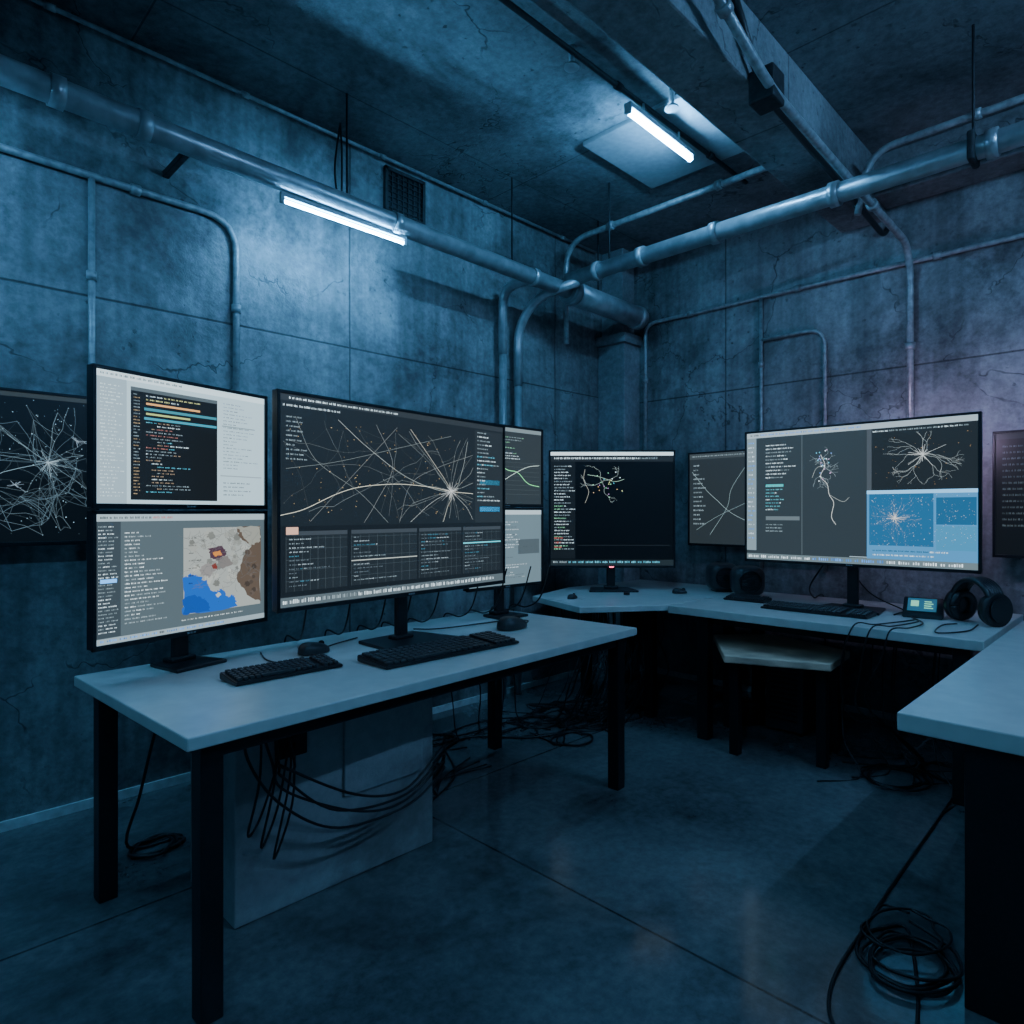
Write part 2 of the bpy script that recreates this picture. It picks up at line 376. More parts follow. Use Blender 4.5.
def scr_doc(c):
    c.rect(0,0,1,.06,(.4,.45,.47)); c.text(.05,.12,.95,24,.034,[(.6,.65,.67),(.12,.14,.15),W_],(.3,.95)); c.rect(.66,.4,.97,.6,(.1,.12,.13))
def scr_black(c):
    c.rect(0,0,1,.03,(.6,.66,.68)); c.rect(0,.03,1,.085,(.03,.035,.04)); c.text(.03,.045,.95,1,.035,[G_,W_],(.9,1),gh=.5)
    c.rect(.0,.085,.2,.94,(.018,.022,.026)); c.text(.03,.12,.2,28,.027,[W_,G_,W_,G_,GR],(.4,1)); c.text(.03,.75,.1,3,.04,[W_,RD],(.6,1))
    for k in range(4):
        c.branch(.42,.26,k*1.6-.4,.07,4,.24,.12,.62,.45,(.42,.45,.42),.0015)
    c.curve([(.28,.15),(.27,.25),(.31,.35),(.28,.45)],.0018,(.45,.42,.36)); 
    for k in range(24): c.dot(.44+random.gauss(0,.07),.27+random.gauss(0,.05),.0036,random.choice([CY,GR,YE,OR,W_,W_,(.5,.3,.5)]))
    c.curve([(.3,.2),(.4,.22),(.52,.26),(.6,.24)],.0018,(.45,.55,.45)); c.rect(.22,.82,.97,.825,(.03,.035,.04))
    c.rect(0,.95,1,1,(.03,.04,.045)); c.text(.02,.96,.96,1,.03,[CY,W_,G_],(.9,1),gh=.6,cw=.008)
def scr_tree(c):
    c.rect(0,0,1,.04,(.34,.38,.40)); c.text(.02,.01,.6,1,.03,[(.05,.06,.07),BL],(.9,1),gh=.5,cw=.006)
    c.rect(0,.04,.05,.93,(.22,.26,.28)); c.text(.008,.07,.045,22,.036,[(.6,.66,.7),BL],(.8,1),cw=.007)
    c.text(.1,.1,.26,10,.028,[W_,G_],(.5,1)); c.text(.1,.42,.2,8,.026,[W_,(.2,.5,.55)],(.4,1)); c.rect(.1,.41,.19,.43,(.08,.38,.38),2)
    c.rect(.1,.66,.27,.69,(.15,.17,.18)); c.text(.1,.72,.24,3,.025,[G_],(.4,1)); c.rect(.28,.04,.283,.95,(.13,.15,.16),2)
    c.curve([(.37,.2),(.39,.28),(.37,.36),(.40,.42),(.41,.5),(.43,.56),(.42,.66),(.44,.72)],.0022,(.62,.60,.57))
    c.curve([(.41,.5),(.47,.55),(.5,.52)],.0016,(.42,.42,.4)); c.curve([(.39,.28),(.35,.3),(.33,.37)],.0016,(.42,.42,.4))
    for (x,y) in ((.38,.22),(.39,.3),(.37,.36)):
        for k in range(5): c.branch(x,y,random.uniform(-3,3),.035,3,.3,.12,.5,.6,(.32,.35,.36),.0012)
    for k in range(26): c.dot(.38+random.gauss(0,.018),.27+random.gauss(0,.06),.0034,random.choice([CY,W_,(.5,.35,.5),(.25,.35,.6)]))
    c.rect(.575,.04,1,.475,(.03,.036,.04)); c.rect(.575,.04,.595,.475,(.09,.1,.11),2); c.text(.6,.055,.98,1,.03,[W_,G_],(.9,1))
    for k in range(11): c.branch(.8,.24,k*.57,.07,4,.6,.08,.98,.44,(.36,.37,.36),.0013)
    c.hub(.8,.24,70,.035,.0012,(.7,.69,.67)); c.stars(.6,.08,.98,.45,40,OR,.0016)
    c.rect(.575,.475,1,.955,(.10,.25,.40)); c.rect(.585,.50,.84,.86,(.045,.14,.24),2); c.rect(.85,.53,.995,.71,(.04,.13,.22),2); c.rect(.85,.72,.995,.88,(.08,.24,.36),2)
    c.rect(.575,.475,1,.50,(.28,.5,.68),2)
    c.web(.69,.67,.12,26,.59,.51,.835,.855,(.50,.50,.49),.0011,.5,.1); c.stars(.59,.51,.99,.86,300,(.65,.73,.78),.0014)
    c.hub(.69,.67,60,.028,.0012,(.75,.69,.65),3.4)
    c.text(.6,.89,.95,2,.03,[W_,(.03,.1,.15)],(.5,1)); c.rect(.5,.945,.575,.95,G_)
    c.rect(0,.955,1,1,(.16,.19,.2)); c.text(.01,.965,.95,1,.035,[W_,G_,BL,W_,W_],(.97,1),gh=.6,cw=.01)
def scr_web(c):
    c.web(.83,.46,.34,16,.02,.04,.985,.96,(.24,.30,.33),.0015,.9,.06); c.web(.35,.45,.3,12,.02,.04,.98,.96,(.2,.24,.26),.0014)
    c.mesh_net(60,.45,.05,.98,.95,(.15,.20,.23),.0012,.14)
    c.stars(.02,.04,.98,.96,320,(.35,.45,.5),.0018); c.hub(.83,.46,34,.03,.0012,(.45,.53,.57)); c.hub(.72,.62,20,.02,.0012,(.35,.4,.45)); c.hub(.93,.3,20,.02,.0012,(.35,.4,.45))
    c.rect(0,0,1,.03,(.05,.06,.065)); c.rect(.02,.2,.1,.6,(.03,.04,.045))
def scr_curve(c):
    c.rect(0,0,1,.06,(.07,.08,.085)); c.text(.02,.02,.5,1,.04,[G_],(.9,1)); c.text(.03,.12,.12,14,.05,[G_],(.3,1))
    c.curve([(.02,.2),(.12,.4),(.2,.52),(.3,.66),(.45,.78)],.0025,(.3,.35,.35)); c.curve([(.4,.15),(.3,.4),(.27,.6),(.15,.9)],.0025,(.25,.3,.3)); c.curve([(.05,.85),(.2,.7),(.4,.55)],.002,(.25,.3,.3))
def scr_dim(c):
    c.rect(0,0,1,.05,(.03,.034,.038)); c.text(.03,.1,.4,14,.05,[(.12,.14,.15)],(.3,.9)); c.web(.65,.5,.3,10,.45,.1,.95,.9,(.1,.11,.12),.0015)

def monitor(name,u,v,rz,W,Hh,zc,draw,base,stand='foot',zdesk=.75,bez=.013,footw=.3,footd=.2,pole_down=None,led=False,bias=False):
    """local X = viewer's left->right, front faces -Y, z absolute"""
    e=empty(name,(u,v,0),rz)
    bm=bmesh.new(); w=W/2+bez; h=Hh/2+bez
    b2(bm,(-w,0,zc-h),(w,.028,zc+h),.004)
    b2(bm,(-w,-.008,zc+Hh/2),(w,.004,zc+h),.002); b2(bm,(-w,-.008,zc-h-.004),(w,.004,zc-Hh/2),.002)
    b2(bm,(-w,-.008,zc-h),(-W/2,.004,zc+h),.002); b2(bm,(W/2,-.008,zc-h),(w,.004,zc+h),.002)
    b2(bm,(-W*.3,.02,zc-Hh*.3),(W*.3,.05,zc+Hh*.3),.01)
    finish('housing',bm,M_PLA,e)
    bm=bmesh.new()
    for k in range(3): b2(bm,(-.016+.012*k,-.0095,zc-h+.002),(-.007+.012*k,-.0075,zc-h+.008))
    finish('badge',bm,M_PIPE,e)
    if led:
        bm=bmesh.new(); b2(bm,(-.02,-.0105,zc-h-.002),(.01,-.0075,zc-h+.006)); finish('power_led',bm,M_LED,e)
    if bias:
        bm=bmesh.new(); b2(bm,(W*.08,.030,zc+Hh*.40),(W*.44,.036,zc+Hh*.44)); finish('bias_light',bm,M_BIAS,e)
    c=Canvas(W,Hh); draw(c); c.build(e,-.0012,base,zc)
    if stand=='foot':
        bm=bmesh.new()
        b2(bm,(-.03,.045,zdesk+.012),(.03,.07,zc+Hh*.1),.006)
        b2(bm,(-.05,.03,zc-Hh*.35),(.05,.06,zc+.02),.008)
        finish('stand_neck',bm,M_PLA,e)
        bm=bmesh.new(); a=footw/2; y0=-footd*.45; y1=footd*.55+.02
        poly_slab(bm,[(-a,y0),(a,y0),(a*.8,y1),(-a*.8,y1)],zdesk,zdesk+.014,.004)
        b2(bm,(-.05,.03,zdesk+.012),(.05,.085,zdesk+.03),.006)
        finish('stand_foot',bm,M_PLA,e)
    elif stand=='pole':
        bm=bmesh.new(); b2(bm,(-.02,.05,pole_down),(.02,.075,zc),.004); finish('riser_pole',bm,M_PLA,e)
    elif stand=='wall':
        bm=bmesh.new(); b2(bm,(-.12,.045,zc-.1),(.12,.099,zc+.1),.004); finish('wall_bracket',bm,M_BLK,e)
    return e
monitor('computer_monitor',.24,3.27,0,1.0,.60,1.48,scr_web,(.008,.012,.016),'wall')
ang=math.radians(16.5)
monitor('computer_monitor',.855,2.485,ang,.655,.425,1.54,scr_editor,(.42,.50,.53),'pole',pole_down=1.32)
monitor('computer_monitor',.855,2.485,ang,.655,.415,1.085,scr_map,(.115,.138,.148),'foot',footw=.2,footd=.16)
monitor('computer_monitor',1.66,2.265,math.radians(6.5),1.225,.75,1.34,scr_network,(.028,.035,.041),'foot',footw=.38,footd=.24)
monitor('computer_monitor',2.42,2.46,0,.53,.40,1.542,scr_graph,(.05,.06,.065),'pole',pole_down=1.33)
monitor('computer_monitor',2.42,2.46,0,.53,.39,1.115,scr_doc,(.16,.20,.22),'foot',footw=.2,footd=.14)
monitor('computer_monitor',3.746,2.76,-math.pi/4,.855,.79,1.323,scr_black,(.004,.005,.006),'foot',footw=.34,footd=.2,led=True)
monitor('computer_monitor',3.95,1.277,-math.pi/2,1.195,.775,1.398,scr_tree,(.050,.062,.069),'foot',footw=.36,footd=.22,bias=True)
monitor('computer_monitor',4.5,2.03,-math.pi/2,1.12,.67,1.40,scr_curve,(.040,.048,.053),'wall')
monitor('computer_monitor',4.5,.15,-math.pi/2,1.09,.67,1.40,scr_dim,(.012,.014,.016),'wall')

# ------------------------------------------------------------------ desks
e=empty('desk',(.575,1.69,0),math.radians(3.0))
bm=bmesh.new(); b2(bm,(0,0,.715),(2.07,.92,.75),.004); finish('desk_top',bm,M_DESK,e)
bm=bmesh.new(); hl=.029
for x in (.075,1.98):
    for y in (.06,.85): b2(bm,(x-hl,y-hl,0),(x+hl,y+hl,.715),.003)
for y in (.06,.85): b2(bm,(.075,y-.018,.67),(1.98,y+.018,.715),.002)
for x in (.075,1.98): b2(bm,(x-.018,.06,.67),(x+.018,.85,.715),.002)
finish('frame',bm,M_BLK,e)
e=empty('desk')
bm=bmesh.new(); poly_slab(bm,[(3.15,2.96),(2.97,2.42),(3.42,2.115),(4.55,2.115),(4.55,3.07),(4.34,3.07),(3.7,3.12)],.715,.75); finish('desk_top',bm,M_DESK,e)
bm=bmesh.new()
for x,y in ((3.6,2.35),(3.7,2.95),(4.45,2.25),(4.25,2.98)): b2(bm,(x-.03,y-.03,0),(x+.03,y+.03,.715),.003)
finish('legs',bm,M_BLK,e)
e=empty('desk')
bm=bmesh.new(); b2(bm,(3.4,.565,.705),(4.45,2.10,.75),.004); finish('desk_top',bm,M_DESK,e)
bm=bmesh.new()
for x,y in ((3.47,1.90),(4.38,2.0),(3.5,.66),(4.38,.66)): b2(bm,(x-.033,y-.033,0),(x+.033,y+.033,.705),.003)
b2(bm,(3.48,.66,.66),(3.52,1.9,.705)); b2(bm,(4.36,.66,.66),(4.40,2.0,.705))
finish('frame',bm,M_BLK,e)
e=empty('desk')
bm=bmesh.new(); b2(bm,(2.03,-.45,.70),(4.2,.535,.75),.004); finish('desk_top',bm,M_DESK,e)
bm=bmesh.new()
b2(bm,(2.06,-.42,0),(2.15,.385,.70),.004); b2(bm,(4.0,-.42,0),(4.09,.42,.70),.004)
b2(bm,(2.15,-.1,.64),(4.0,-.06,.70))
finish('panel_legs',bm,M_BLK,e)

e=empty('storage_cabinet')
bm=bmesh.new(); b2(bm,(.84,2.06,.0),(1.62,2.44,.655),.006); finish('carcass',bm,M_CAB,e)
bm=bmesh.new(); b2(bm,(1.22,2.048,.30),(1.56,2.062,.58),.004); finish('access_panel',bm,M_CAB,e)
bm=bmesh.new(); b2(bm,(.97,2.03,.50),(1.07,2.062,.60),.004); cyl(bm,(1.02,2.03,.55),(1.02,2.02,.55),.02); finish('power_socket',bm,M_BLK,e)

e=empty('bench_stool')
bm=bmesh.new(); poly_slab(bm,[(3.23,1.66),(3.42,1.19),(3.81,1.23),(4.0,1.75),(3.74,1.99),(3.57,1.88)],.51,.55,.006); finish('seat',bm,M_STOOL,e)
bm=bmesh.new()
for x,y in ((3.36,1.66),(3.50,1.26),(3.78,1.30),(3.76,1.9)): b2(bm,(x-.025,y-.025,0),(x+.025,y+.025,.51),.003)
b2(bm,(3.36,1.64,.47),(3.76,1.67,.51)); b2(bm,(3.76,1.30,.47),(3.79,1.9,.51))
finish('legs',bm,M_BLK,e)
e=empty('computer_tower')
bm=bmesh.new(); b2(bm,(3.86,1.50,.02),(4.28,1.72,.47),.008); finish('case',bm,M_SPK,e)
bm=bmesh.new()
for k in range(11): b2(bm,(3.853,1.53,.08+.03*k),(3.862,1.69,.092+.03*k))
for x in (3.90,4.24):
    for y in (1.53,1.69): b2(bm,(x-.015,y-.015,0),(x+.015,y+.015,.022))
finish('grille_and_feet',bm,M_BLK,e)

# ------------------------------------------------------------------ keyboards / mice
def keyboard(u,v,rz,L,D,z=.75,rows=6,cols=18):
    e=empty('keyboard',(u,v,z),rz)
    bm=bmesh.new(); 
    vs=[(-L/2,-D/2,.002),(L/2,-D/2,.002),(L/2,D/2,.002),(-L/2,D/2,.002),(-L/2,-D/2,.012),(L/2,-D/2,.012),(L/2,D/2,.026),(-L/2,D/2,.026)]
    bv=[bm.verts.new(p) for p in vs]
    for f in ((3,2,1,0),(4,5,6,7),(0,1,5,4),(1,2,6,5),(2,3,7,6),(3,0,4,7)): bm.faces.new([bv[i] for i in f])
    bmesh.ops.bevel(bm,geom=list(bm.edges),offset=.003,segments=2,affect='EDGES')
    for x in (-L*.45,L*.45): b2(bm,(x-.01,-D*.4,0),(x+.01,D*.4,.004))
    finish('case',bm,M_PLA,e)
    bm=bmesh.new(); kw=(L-.02)/cols; kd=(D-.02)/rows
    for r in range(rows):
        y=-D/2+.01+kd*(r+.5); z0=.012+.014*(y+D/2)/D
        c=0
        while c<cols:
            n=1
            if r==0 and c==4: n=6
            if c in (int(cols*.78),): c+=1; 
            x=-L/2+.01+kw*(c+n/2)
            box(bm,(x,y,z0+.004),(kw*n-.004,kd-.004,.012),.0022,0,1); c+=n
    finish('keys',bm,M_KEY,e)
def mouse(u,v,rz,L=.12,z=.75,name='computer_mouse'):
    e=empty(name,(u,v,z),rz)
    bm=bmesh.new(); bmesh.ops.create_uvsphere(bm,u_segments=28,v_segments=16,radius=1)
    for q in bm.verts:
        x,y,zz=q.co
        k=1/max(.001,(abs(x)**2.6+abs(y)**2.6+abs(zz)**2.6)**(1/2.6))
        x,y,zz=x*k,y*k,zz*k
        zz=zz if zz>0 else zz*.1
        q.co=(x*L*.5,y*L*.30,max(.001,(zz*.30*(1-.3*x)+.042)*L))
    for f in bm.faces: f.smooth=True
    finish('shell',bm,M_KEY,e)
    bm=bmesh.new(); cyl(bm,(L*.27,-.004,L*.26),(L*.27,.004,L*.26),.012,12); finish('scroll_wheel',bm,M_BLK,e)
keyboard(1.04,2.14,0,.38,.13); mouse(1.27,2.36,.15,.13)
keyboard(1.64,2.02,0,.66,.19,cols=22); mouse(2.20,2.20,.1,.17)
keyboard(3.74,1.38,-math.pi/2,.56,.16,cols=22); keyboard(3.92,1.86,-math.pi/2,.26,.12)
mouse(3.95,2.35,-.8,.10); mouse(3.22,2.68,.3,.09)
bm=bmesh.new(); b2(bm,(3.1,2.62,.75),(3.28,2.78,.753)); finish('paper_sheet',bm,M_PAPER)
def headphones(u,v,rz,s=1.0):
    e=empty('headphones',(u,v,.75),rz)
    R=.07*s; bm=bmesh.new()
    pts=[Vector((R*math.cos(a),0,.075*s+R*1.05*math.sin(a))) for a in [math.pi*k/20 for k in range(21)]]
    for dy in (-.024,-.014,-.004,.006,.016,.026): sweep(bm,[p+Vector((0,dy*s,0)) for p in pts],.010*s,8)
    for sx in (-1,1): cyl(bm,(sx*R,0,.09*s),(sx*R,0,.055*s),.01*s,8)
    finish('headband',bm,M_PLA,e)
    bm=bmesh.new()
    for sx in (-1,1):
        cyl(bm,(sx*(R+.016),0,.055*s),(sx*(R-.018),0,.055*s),.055*s,28)
        cyl(bm,(sx*(R+.026),0,.055*s),(sx*(R+.016),0,.055*s),.040*s,28)
        sweep(bm,[Vector((sx*(R-.022),.040*s*math.cos(a),.055*s+.040*s*math.sin(a))) for a in [2*math.pi*k/20 for k in range(21)]],.014*s,8)
    bmesh.ops.translate(bm,vec=(0,0,.0005),verts=bm.verts)
    finish('ear_cups',bm,M_PLA,e)
headphones(3.93,.68,1.0,1.45)
def speaker(u,v,rz,s=1.):
    e=empty('desktop_speaker',(u,v,.75),rz)
    bm=bmesh.new(); b2(bm,(-.085*s,-.08*s,.006),(.085*s,.08*s,.165*s),.05*s,5)
    for f in bm.faces: f.smooth=True
    b2(bm,(-.05*s,-.05*s,0),(.05*s,.05*s,.012))
    finish('cabinet',bm,M_SPK,e)
    bm=bmesh.new(); c=Vector((0,-.081*s,.085*s))
    ring=[c+Vector((.055*s*math.cos(a),0,.055*s*math.sin(a))) for a in [2*math.pi*k/28 for k in range(29)]]
    sweep(bm,ring,.006*s,8); cyl(bm,c+Vector((0,.01,0)),c+Vector((0,-.006*s,0)),.02*s,20)
    for k in range(-3,4): 
        w_=.05*s*math.sqrt(1-(k/4)**2); cyl(bm,c+Vector((-w_,-.002,k*.0135*s)),c+Vector((w_,-.002,k*.0135*s)),.0022,6)
    finish('driver_grille',bm,M_BLK,e)
speaker(4.28,2.215,-.8,1.2); speaker(4.14,1.965,-.9,1.2)
e=empty('desk_phone',(3.96,.92,.75),-math.pi/2+.15)
bm=bmesh.new(); 
bv=[bm.verts.new(p) for p in ((-.09,-.06,0),(.09,-.06,0),(.09,.06,0),(-.09,.06,0),(-.09,-.05,.02),(.09,-.05,.02),(.09,.05,.10),(-.09,.05,.10))]
for f in ((3,2,1,0),(4,5,6,7),(0,1,5,4),(1,2,6,5),(2,3,7,6),(3,0,4,7)): bm.faces.new([bv[i] for i in f])
bmesh.ops.bevel(bm,geom=list(bm.edges),offset=.004,segments=2,affect='EDGES'); finish('body',bm,M_PLA,e)
M_DSP=emis('device_display',(.03,.12,.18),.8); M_DSG=emis('device_display_green',(.3,.8,.45),.9); M_DSP.cycles.emission_sampling='NONE'; M_DSG.cycles.emission_sampling='NONE'
def dq(x0,x1,a0,a1,off):
    f=lambda x,t:(x,-.05+.1*t,.02+.08*t+off)
    return [f(x0,a0),f(x1,a0),f(x1,a1),f(x0,a1)]
bm=bmesh.new(); bm.faces.new([bm.verts.new(p) for p in dq(-.07,.06,.15,.88,.003)]); finish('display',bm,M_DSP,e,fix=False)
bm=bmesh.new(); bm.faces.new([bm.verts.new(p) for p in dq(-.055,-.02,.4,.72,.005)])
for k in range(4): bm.faces.new([bm.verts.new(p) for p in dq(.005,.045-.008*(k%2),.3+.12*k,.35+.12*k,.005)])
finish('display_icons',bm,M_DSG,e,fix=False)

# ------------------------------------------------------------------ pipes
def hanger(bm,u,v,z,r,top=H):
    cyl(bm,(u,v,z),(u,v,top),.006,8)
def collar(bm,a,b,c,r,ln=.05):
    a=Vector(a); d=Vector(b)-a; d.normalize(); p=a+d*c; cyl(bm,p-d*ln/2,p+d*ln/2,r,20)
e=empty('ceiling_pipe')
A=(U0,3.0,2.94); B=(4.45,3.0,2.84)
bm=bmesh.new(); cyl(bm,A,B,.052,20)
for c in (2.85,3.15,4.4,5.5): collar(bm,A,B,c,.06)
cyl(bm,(3.55,3.0,2.853),(4.45,3.0,2.84),.082,20)
collar(bm,A,B,5.9,.09,.06); collar(bm,A,B,6.7,.09,.06)
sweep(bm,fillet([(3.21,3.0,2.86),(3.21,3.3,2.86),(3.21,3.3,2.4)],.12),.032,12)
cyl(bm,(3.21,3.3,2.45),(3.21,3.3,0),.026,14)
finish('pipe',bm,M_PIPE,e)
bm=bmesh.new()
for u in (-1.2,1.8,3.0,3.9): hanger(bm,u,3.0,2.9,.055)
for u in (1.05,): b2(bm,(u-.015,3.0,2.88),(u+.015,3.37,2.91),.004)
finish('hangers',bm,M_DARK,e)
e=empty('ceiling_pipe')
A=(3.5,2.95,2.9); B=(3.5,V0,2.9)
bm=bmesh.new(); cyl(bm,A,B,.05,20)
for c in (.25,.6,1.1,1.75,2.4): collar(bm,A,B,c,.062,.045)
sweep(bm,fillet([(3.5,2.85,2.87),(3.37,3.12,2.80),(3.36,3.3,2.62),(3.36,3.3,2.2)],.13),.032,12)
cyl(bm,(3.36,3.3,2.25),(3.36,3.3,0),.026,14)
finish('pipe',bm,M_PIPE,e)
bm=bmesh.new()
for v in (2.6,.62,-.8): hanger(bm,3.5,v,2.9,.05)
box(bm,(3.5,.62,2.9),(.13,.03,.13),.01)
finish('hangers',bm,M_DARK,e)
def conduit(pts,r=.013,fr=.1,clips=0,name='wall_conduit',mat=None,clipdir=(0,1,0)):
    P=fillet(pts,fr); bm=bmesh.new(); sweep(bm,P,r,10)
    L=[Vector(p) for p in pts]
    for a,b in zip(L,L[1:]):
        d=(b-a); n=int(d.length//.8)
        for k in range(n):
            p=a+d*((k+.5)/n); dd=d.normalized()
            cyl(bm,p-dd*.02,p+dd*.02,r*1.5,10)
    return finish(name,bm,mat or M_COND)
cv=3.35
conduit([(U0,cv,2.79),(1.375,cv,2.77),(1.375,cv,1.0)],.016,.16)
conduit([(.743,cv,2.78),(.743,cv,1.0)],.014)
conduit([(U0,3.33,3.42),(4.3,3.33,3.42)],.010)
cu=4.58
conduit([(cu,3.04,1.0),(cu,3.04,2.83),(cu,V0,2.83)],.015,.1)
conduit([(cu,2.07,2.83),(cu,2.07,.9)],.013)
conduit([(cu,2.07,2.525),(cu,1.635,2.525),(cu,1.635,.9)],.013,.12)
conduit([(3.75,3.18,2.55),(3.75,3.18,3.3),(3.75,1.55,3.3)],.02,.2,name='ceiling_conduit')
conduit([(U0,1.98,3.41),(4.05,1.93,3.41)],.013,name='ceiling_conduit',mat=M_DARK)
conduit([(1.9,1.18,3.3),(2.7,1.18,3.06),(3.3,1.16,3.0),(4.5,1.13,2.92),(4.57,1.13,2.75),(4.57,1.13,1.0)],.02,.15,name='ceiling_conduit')
conduit([(2.4,1.22,3.4),(2.75,1.24,3.10),(3.45,1.22,3.02),(4.45,1.24,2.98),(4.56,1.24,3.1)],.016,.15,name='ceiling_conduit',mat=M_RUB)
conduit([(3.9,1.22,2.93),(3.9,1.16,3.25),(3.9,V0,3.25)],.018,.14,name='ceiling_conduit')
bm=bmesh.new(); b2(bm,(2.68,1.16,3.02),(2.80,1.27,3.16),.01); finish('junction_box',bm,M_DARK)
for (u,v) in ((2.35,1.96),(2.95,1.80)):
    e=empty('ceiling_sprinkler'); bm=bmesh.new(); cyl(bm,(u,v,H),(u,v,H-.09),.014,10); cyl(bm,(u,v,H-.09),(u,v,H-.10),.035,16); finish('head',bm,M_FIX,e)
bm=bmesh.new()
sweep(bm,catmull([(1.82,3.1,3.35),(1.80,3.12,3.1),(1.82,3.1,2.9),(1.84,3.12,3.0),(1.83,3.1,3.2),(1.82,3.1,3.35)]),.006,6); finish('hanging_cable_loop',bm,M_RUB)
e=empty('wall_vent')
bm=bmesh.new(); b2(bm,(2.27,3.345,3.11),(2.29,3.37,3.39)); b2(bm,(2.55,3.345,3.11),(2.57,3.37,3.39)); b2(bm,(2.27,3.345,3.11),(2.57,3.37,3.13)); b2(bm,(2.27,3.345,3.37),(2.57,3.37,3.39))
for k in range(7): b2(bm,(2.29,3.352,3.15+.032*k),(2.55,3.366,3.156+.032*k))
for k in range(6): b2(bm,(2.32+.04*k,3.35,3.13),(2.326+.04*k,3.36,3.37))
finish('louvres',bm,M_DARK,e)
bm=bmesh.new(); b2(bm,(2.28,3.362,3.12),(2.56,3.369,3.38)); finish('backing',bm,M_BLK,e)

# ------------------------------------------------------------------ tube lights
def tubelight(p0,p1,zc,mount,w=.05,mat=M_TUBE):
    (u0,v0),(u1,v1)=p0,p1
    e=empty('tube_light')
    bm=bmesh.new()
    d=Vector((u1-u0,v1-v0,0)); L=d.length; rz=math.atan2(d.y,d.x); c=((u0+u1)/2,(v0+v1)/2)
    box(bm,(c[0],c[1],zc+.03),(L+.06,w*.8,.025),.004,rz)
    dn=d.normalized()
    for q in (Vector((u0,v0,zc))-dn*.02,Vector((u1,v1,zc))+dn*.02): box(bm,(q.x,q.y,zc+.008),(.02,w*.7,.04),.003,rz)
    for t in (.2,.8):
        q=Vector((u0,v0,0))+d*t; cyl(bm,(q.x,q.y,zc+.04),(q.x,q.y,mount),.006,8)
    finish('housing',bm,M_FIX,e)
    bm=bmesh.new(); cyl(bm,(u0-dn.x*.01,v0-dn.y*.01,zc),(u1+dn.x*.01,v1+dn.y*.01,zc),w*.28,8); finish('tube',bm,mat,e)
tubelight((1.47,3.0),(2.14,3.0),2.785,2.84,.028)
tubelight((2.76,1.92),(3.35,1.93),3.30,3.40,.05,M_TUBE2)
tubelight((-.9,2.9),(.2,2.9),2.80,H,.04,M_TUBE4)
tubelight((-.9,.3),(.3,.3),3.30,H,.06,M_FILL_REAR)  # unseen fixture by the camera, added as fill light
tubelight((2.2,-1.0),(3.4,-1.0),3.30,H,.05,M_FILL_RIGHT)  # extra out-of-view fixture, put in to fill the right side

# ------------------------------------------------------------------ cables
def cable(pts,r=.005,name='power_cable',n=8):
    bm=bmesh.new(); sweep(bm,catmull(pts,n),r,6); return finish(name,bm,M_RUB)
def coil(cx,cy,R,turns,r=.006,z=.006,tail=None,jit=.02,name='power_cable',sq=.8):
    pts=[]; n=turns*10
    for i in range(n+1):
        a=2*math.pi*i/10+.3; rr=R*(1+.25*math.sin(i*.55))+random.uniform(-jit,jit)
        pts.append((cx+rr*math.cos(a)+.03*math.sin(i*.13),cy+rr*sq*math.sin(a),z+.004*(i/10)))
    if tail: pts=list(tail)+pts
    return cable(pts,r,name,6)
coil(.83,2.78,.085,3,tail=[(.86,2.66,.70),(.80,2.67,.5),(.76,2.72,.25),(.74,2.8,.03)])
coil(2.16,.54,.13,5,.005,tail=[(3.97,.72,.005),(3.4,.70,.005),(2.8,.69,.005),(2.3,.68,.005),(1.9,.66,.005),(1.74,.58,.005),(1.85,.45,.005)],sq=.75)
coil(2.26,.56,.12,2,.004,z=.03)
j=lambda s=.02: random.uniform(-s,s)
for k in range(4):
    cable([(.84+.04*k,1.98+j(),.69),(.85+.04*k+j(),1.95,.56-.02*k),(.95+j(),1.93,.40+.04*k),(1.15+j(.05),1.92,.27+.03*k),(1.4+j(),1.94,.25+.02*k),(1.62,2.0,.30+.03*k),(1.76,2.2,.2),(1.82+j(),2.4,.01),(1.95+j(.08),2.5,.008)],.0045)
for k in range(3):
    cable([(.9+.04*k,2.0,.68),(.88+.05*k,1.97,.48),(.84+.04*k,1.96,.33-.05*k),(.90+.05*k,2.0,.36),(.98+.02*k,2.02,.55)],.004)
for k in range(9):
    u=1.2+.18*k+random.uniform(-.05,.05)
    cable([(u,2.33,1.02),(u+.02,2.42,.84),(u+.08,2.58,.765),(u+.1,2.73,.755),(u+.12,2.76,.6),(u+.2+j(.1),2.8,.3),(u+.3,2.85,.02),(u+.5,2.85+j(.12),.008)],.004)
for k in range(4):
    cable([(1.72+.05*k,2.35,.70),(1.75+j(.05),2.33,.45),(1.72+j(.08),2.3,.2),(1.8+j(.08),2.35,.015),(2.0+j(.1),2.5,.008),(2.3,2.55+j(.15),.008)],.004)
cable([(2.27,2.2,.757),(2.40,2.29,.755),(2.3,2.37,.755),(1.95,2.42,.755),(1.85,2.5,.755)],.003,'mouse_cable')
cable([(1.32,2.38,.757),(1.4,2.44,.755),(1.55,2.5,.755)],.003,'mouse_cable')
cable([(1.1,2.22,.757),(1.08,2.35,.755),(1.12,2.5,.755)],.003,'keyboard_cable')
for k in range(46):
    u=3.15+random.uniform(0,.7); v=2.4+random.uniform(0,.45)
    a=random.uniform(-.15,.15)
    cable([(u,v,.71),(u+a*.5,v+a*.6,.5),(u-.05+a,v-.03,.25),(u-.1+a,v+.05,.03),(u-.3+a,v+random.uniform(-.1,.3),.008),(u-.5+random.uniform(-.15,.2),v+random.uniform(-.1,.35),.008)],random.choice([.003,.005,.006]))
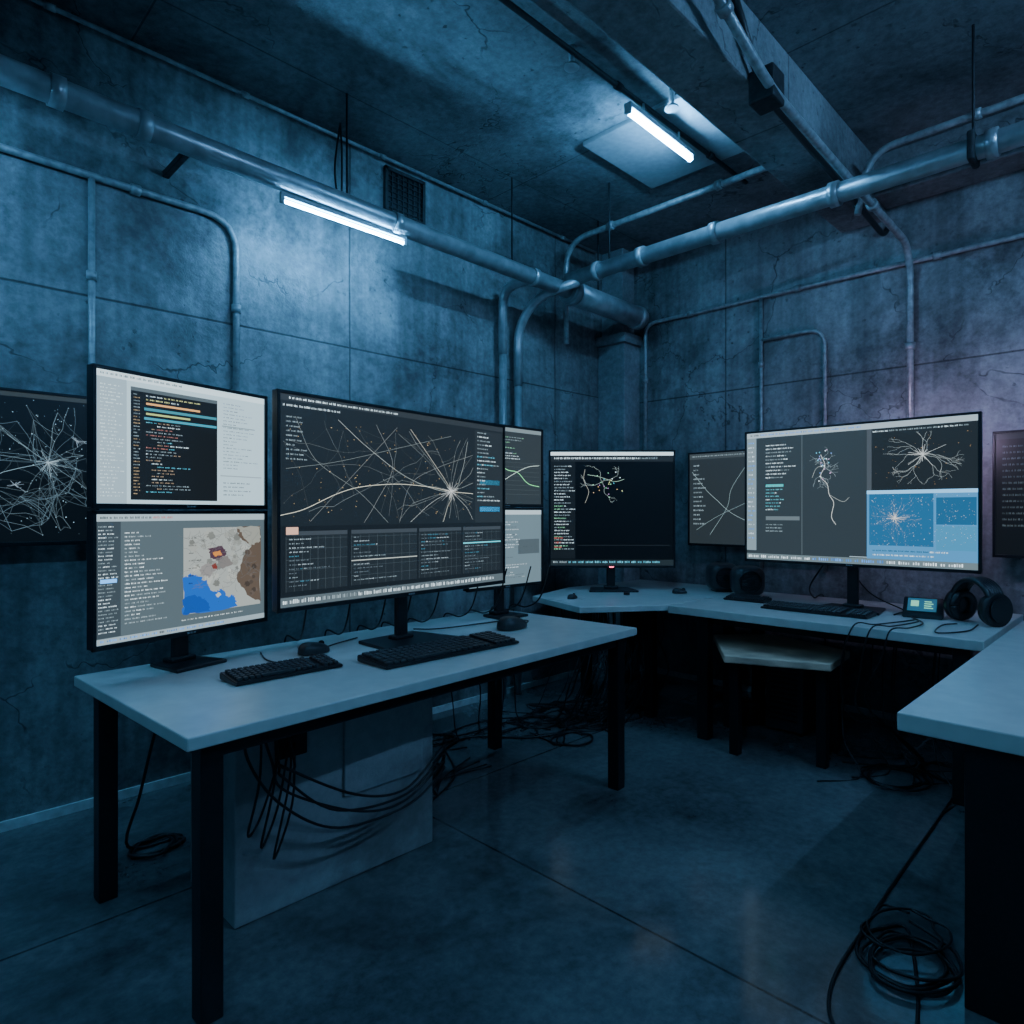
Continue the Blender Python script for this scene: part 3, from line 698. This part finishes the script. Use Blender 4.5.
coil(3.2,2.55,.16,3,.005); coil(3.0,2.75,.13,3,.005); coil(2.35,2.95,.1,3,.005); coil(2.9,2.4,.12,2,.005); coil(2.0,2.65,.12,3,.005)
cable([(1.95,2.5,.008),(2.2,2.75,.008),(2.5,2.85,.008),(2.75,2.6,.008),(3.0,2.5,.008),(3.3,2.35,.008)],.006)
cable([(1.9,2.6,.008),(2.15,2.95,.008),(2.6,2.9,.008),(3.0,2.9,.008)],.005)
cable([(1.75,2.3,.008),(2.1,2.5,.008),(2.4,2.95,.008),(2.8,3.0,.008),(3.1,2.8,.008)],.005)
cable([(4.0,1.3,.99),(4.06,1.2,.84),(4.12,1.05,.756),(4.0,1.04,.756),(3.9,1.04,.756)],.004)
cable([(4.04,1.45,.99),(4.1,1.55,.85),(4.3,1.6,.76),(4.47,1.6,.74),(4.49,1.6,.4)],.005)
for k in range(3):
    cable([(3.86,.95,.757),(3.7+.04*k,.86+.03*k,.757),(3.5,.87+.07*k,.757),(3.385,.92+.08*k,.752),(3.37,.95+.09*k,.62-.05*k),(3.45,1.05+.03*k,.4-.05*k),(3.7,1.0,.2),(3.9,.9,.01),(3.75,.8+.1*k,.008)],.0035)
cable([(3.83,.66,.757),(3.6,.66,.757),(3.45,.75,.757),(3.7,.78,.757),(3.80,.74,.757)],.0035,'headphone_cable')
for k in range(9):
    u=3.55+random.uniform(0,.5); v=.7+random.uniform(0,.5)
    cable([(u,v,.69),(u+.05,v+.03,.4),(u-.02,v,.15),(u-.1,v-.1,.01),(u-.3,v+j(.2),.008)],.004)
coil(3.6,.95,.15,4,.005); coil(3.85,.8,.12,3,.005)
bm=bmesh.new(); b2(bm,(3.60,2.53,.752),(3.63,2.56,.77),.002); finish('power_button_puck',bm,M_PLA)

# ------------------------------------------------------------------ world & camera
w=bpy.data.worlds.new('world'); scene.world=w; w.use_nodes=True
w.node_tree.nodes['Background'].inputs[0].default_value=(.01,.03,.06,1); w.node_tree.nodes['Background'].inputs[1].default_value=.3
cd=bpy.data.cameras.new('camera'); cam=bpy.data.objects.new('camera',cd); COL.objects.link(cam)
cd.sensor_width=36; cd.lens=660/1024*36; cam.location=(0,0,1.3); cam.rotation_euler=(math.pi/2,0,-math.pi/4); cd.clip_start=.02
scene.camera=cam
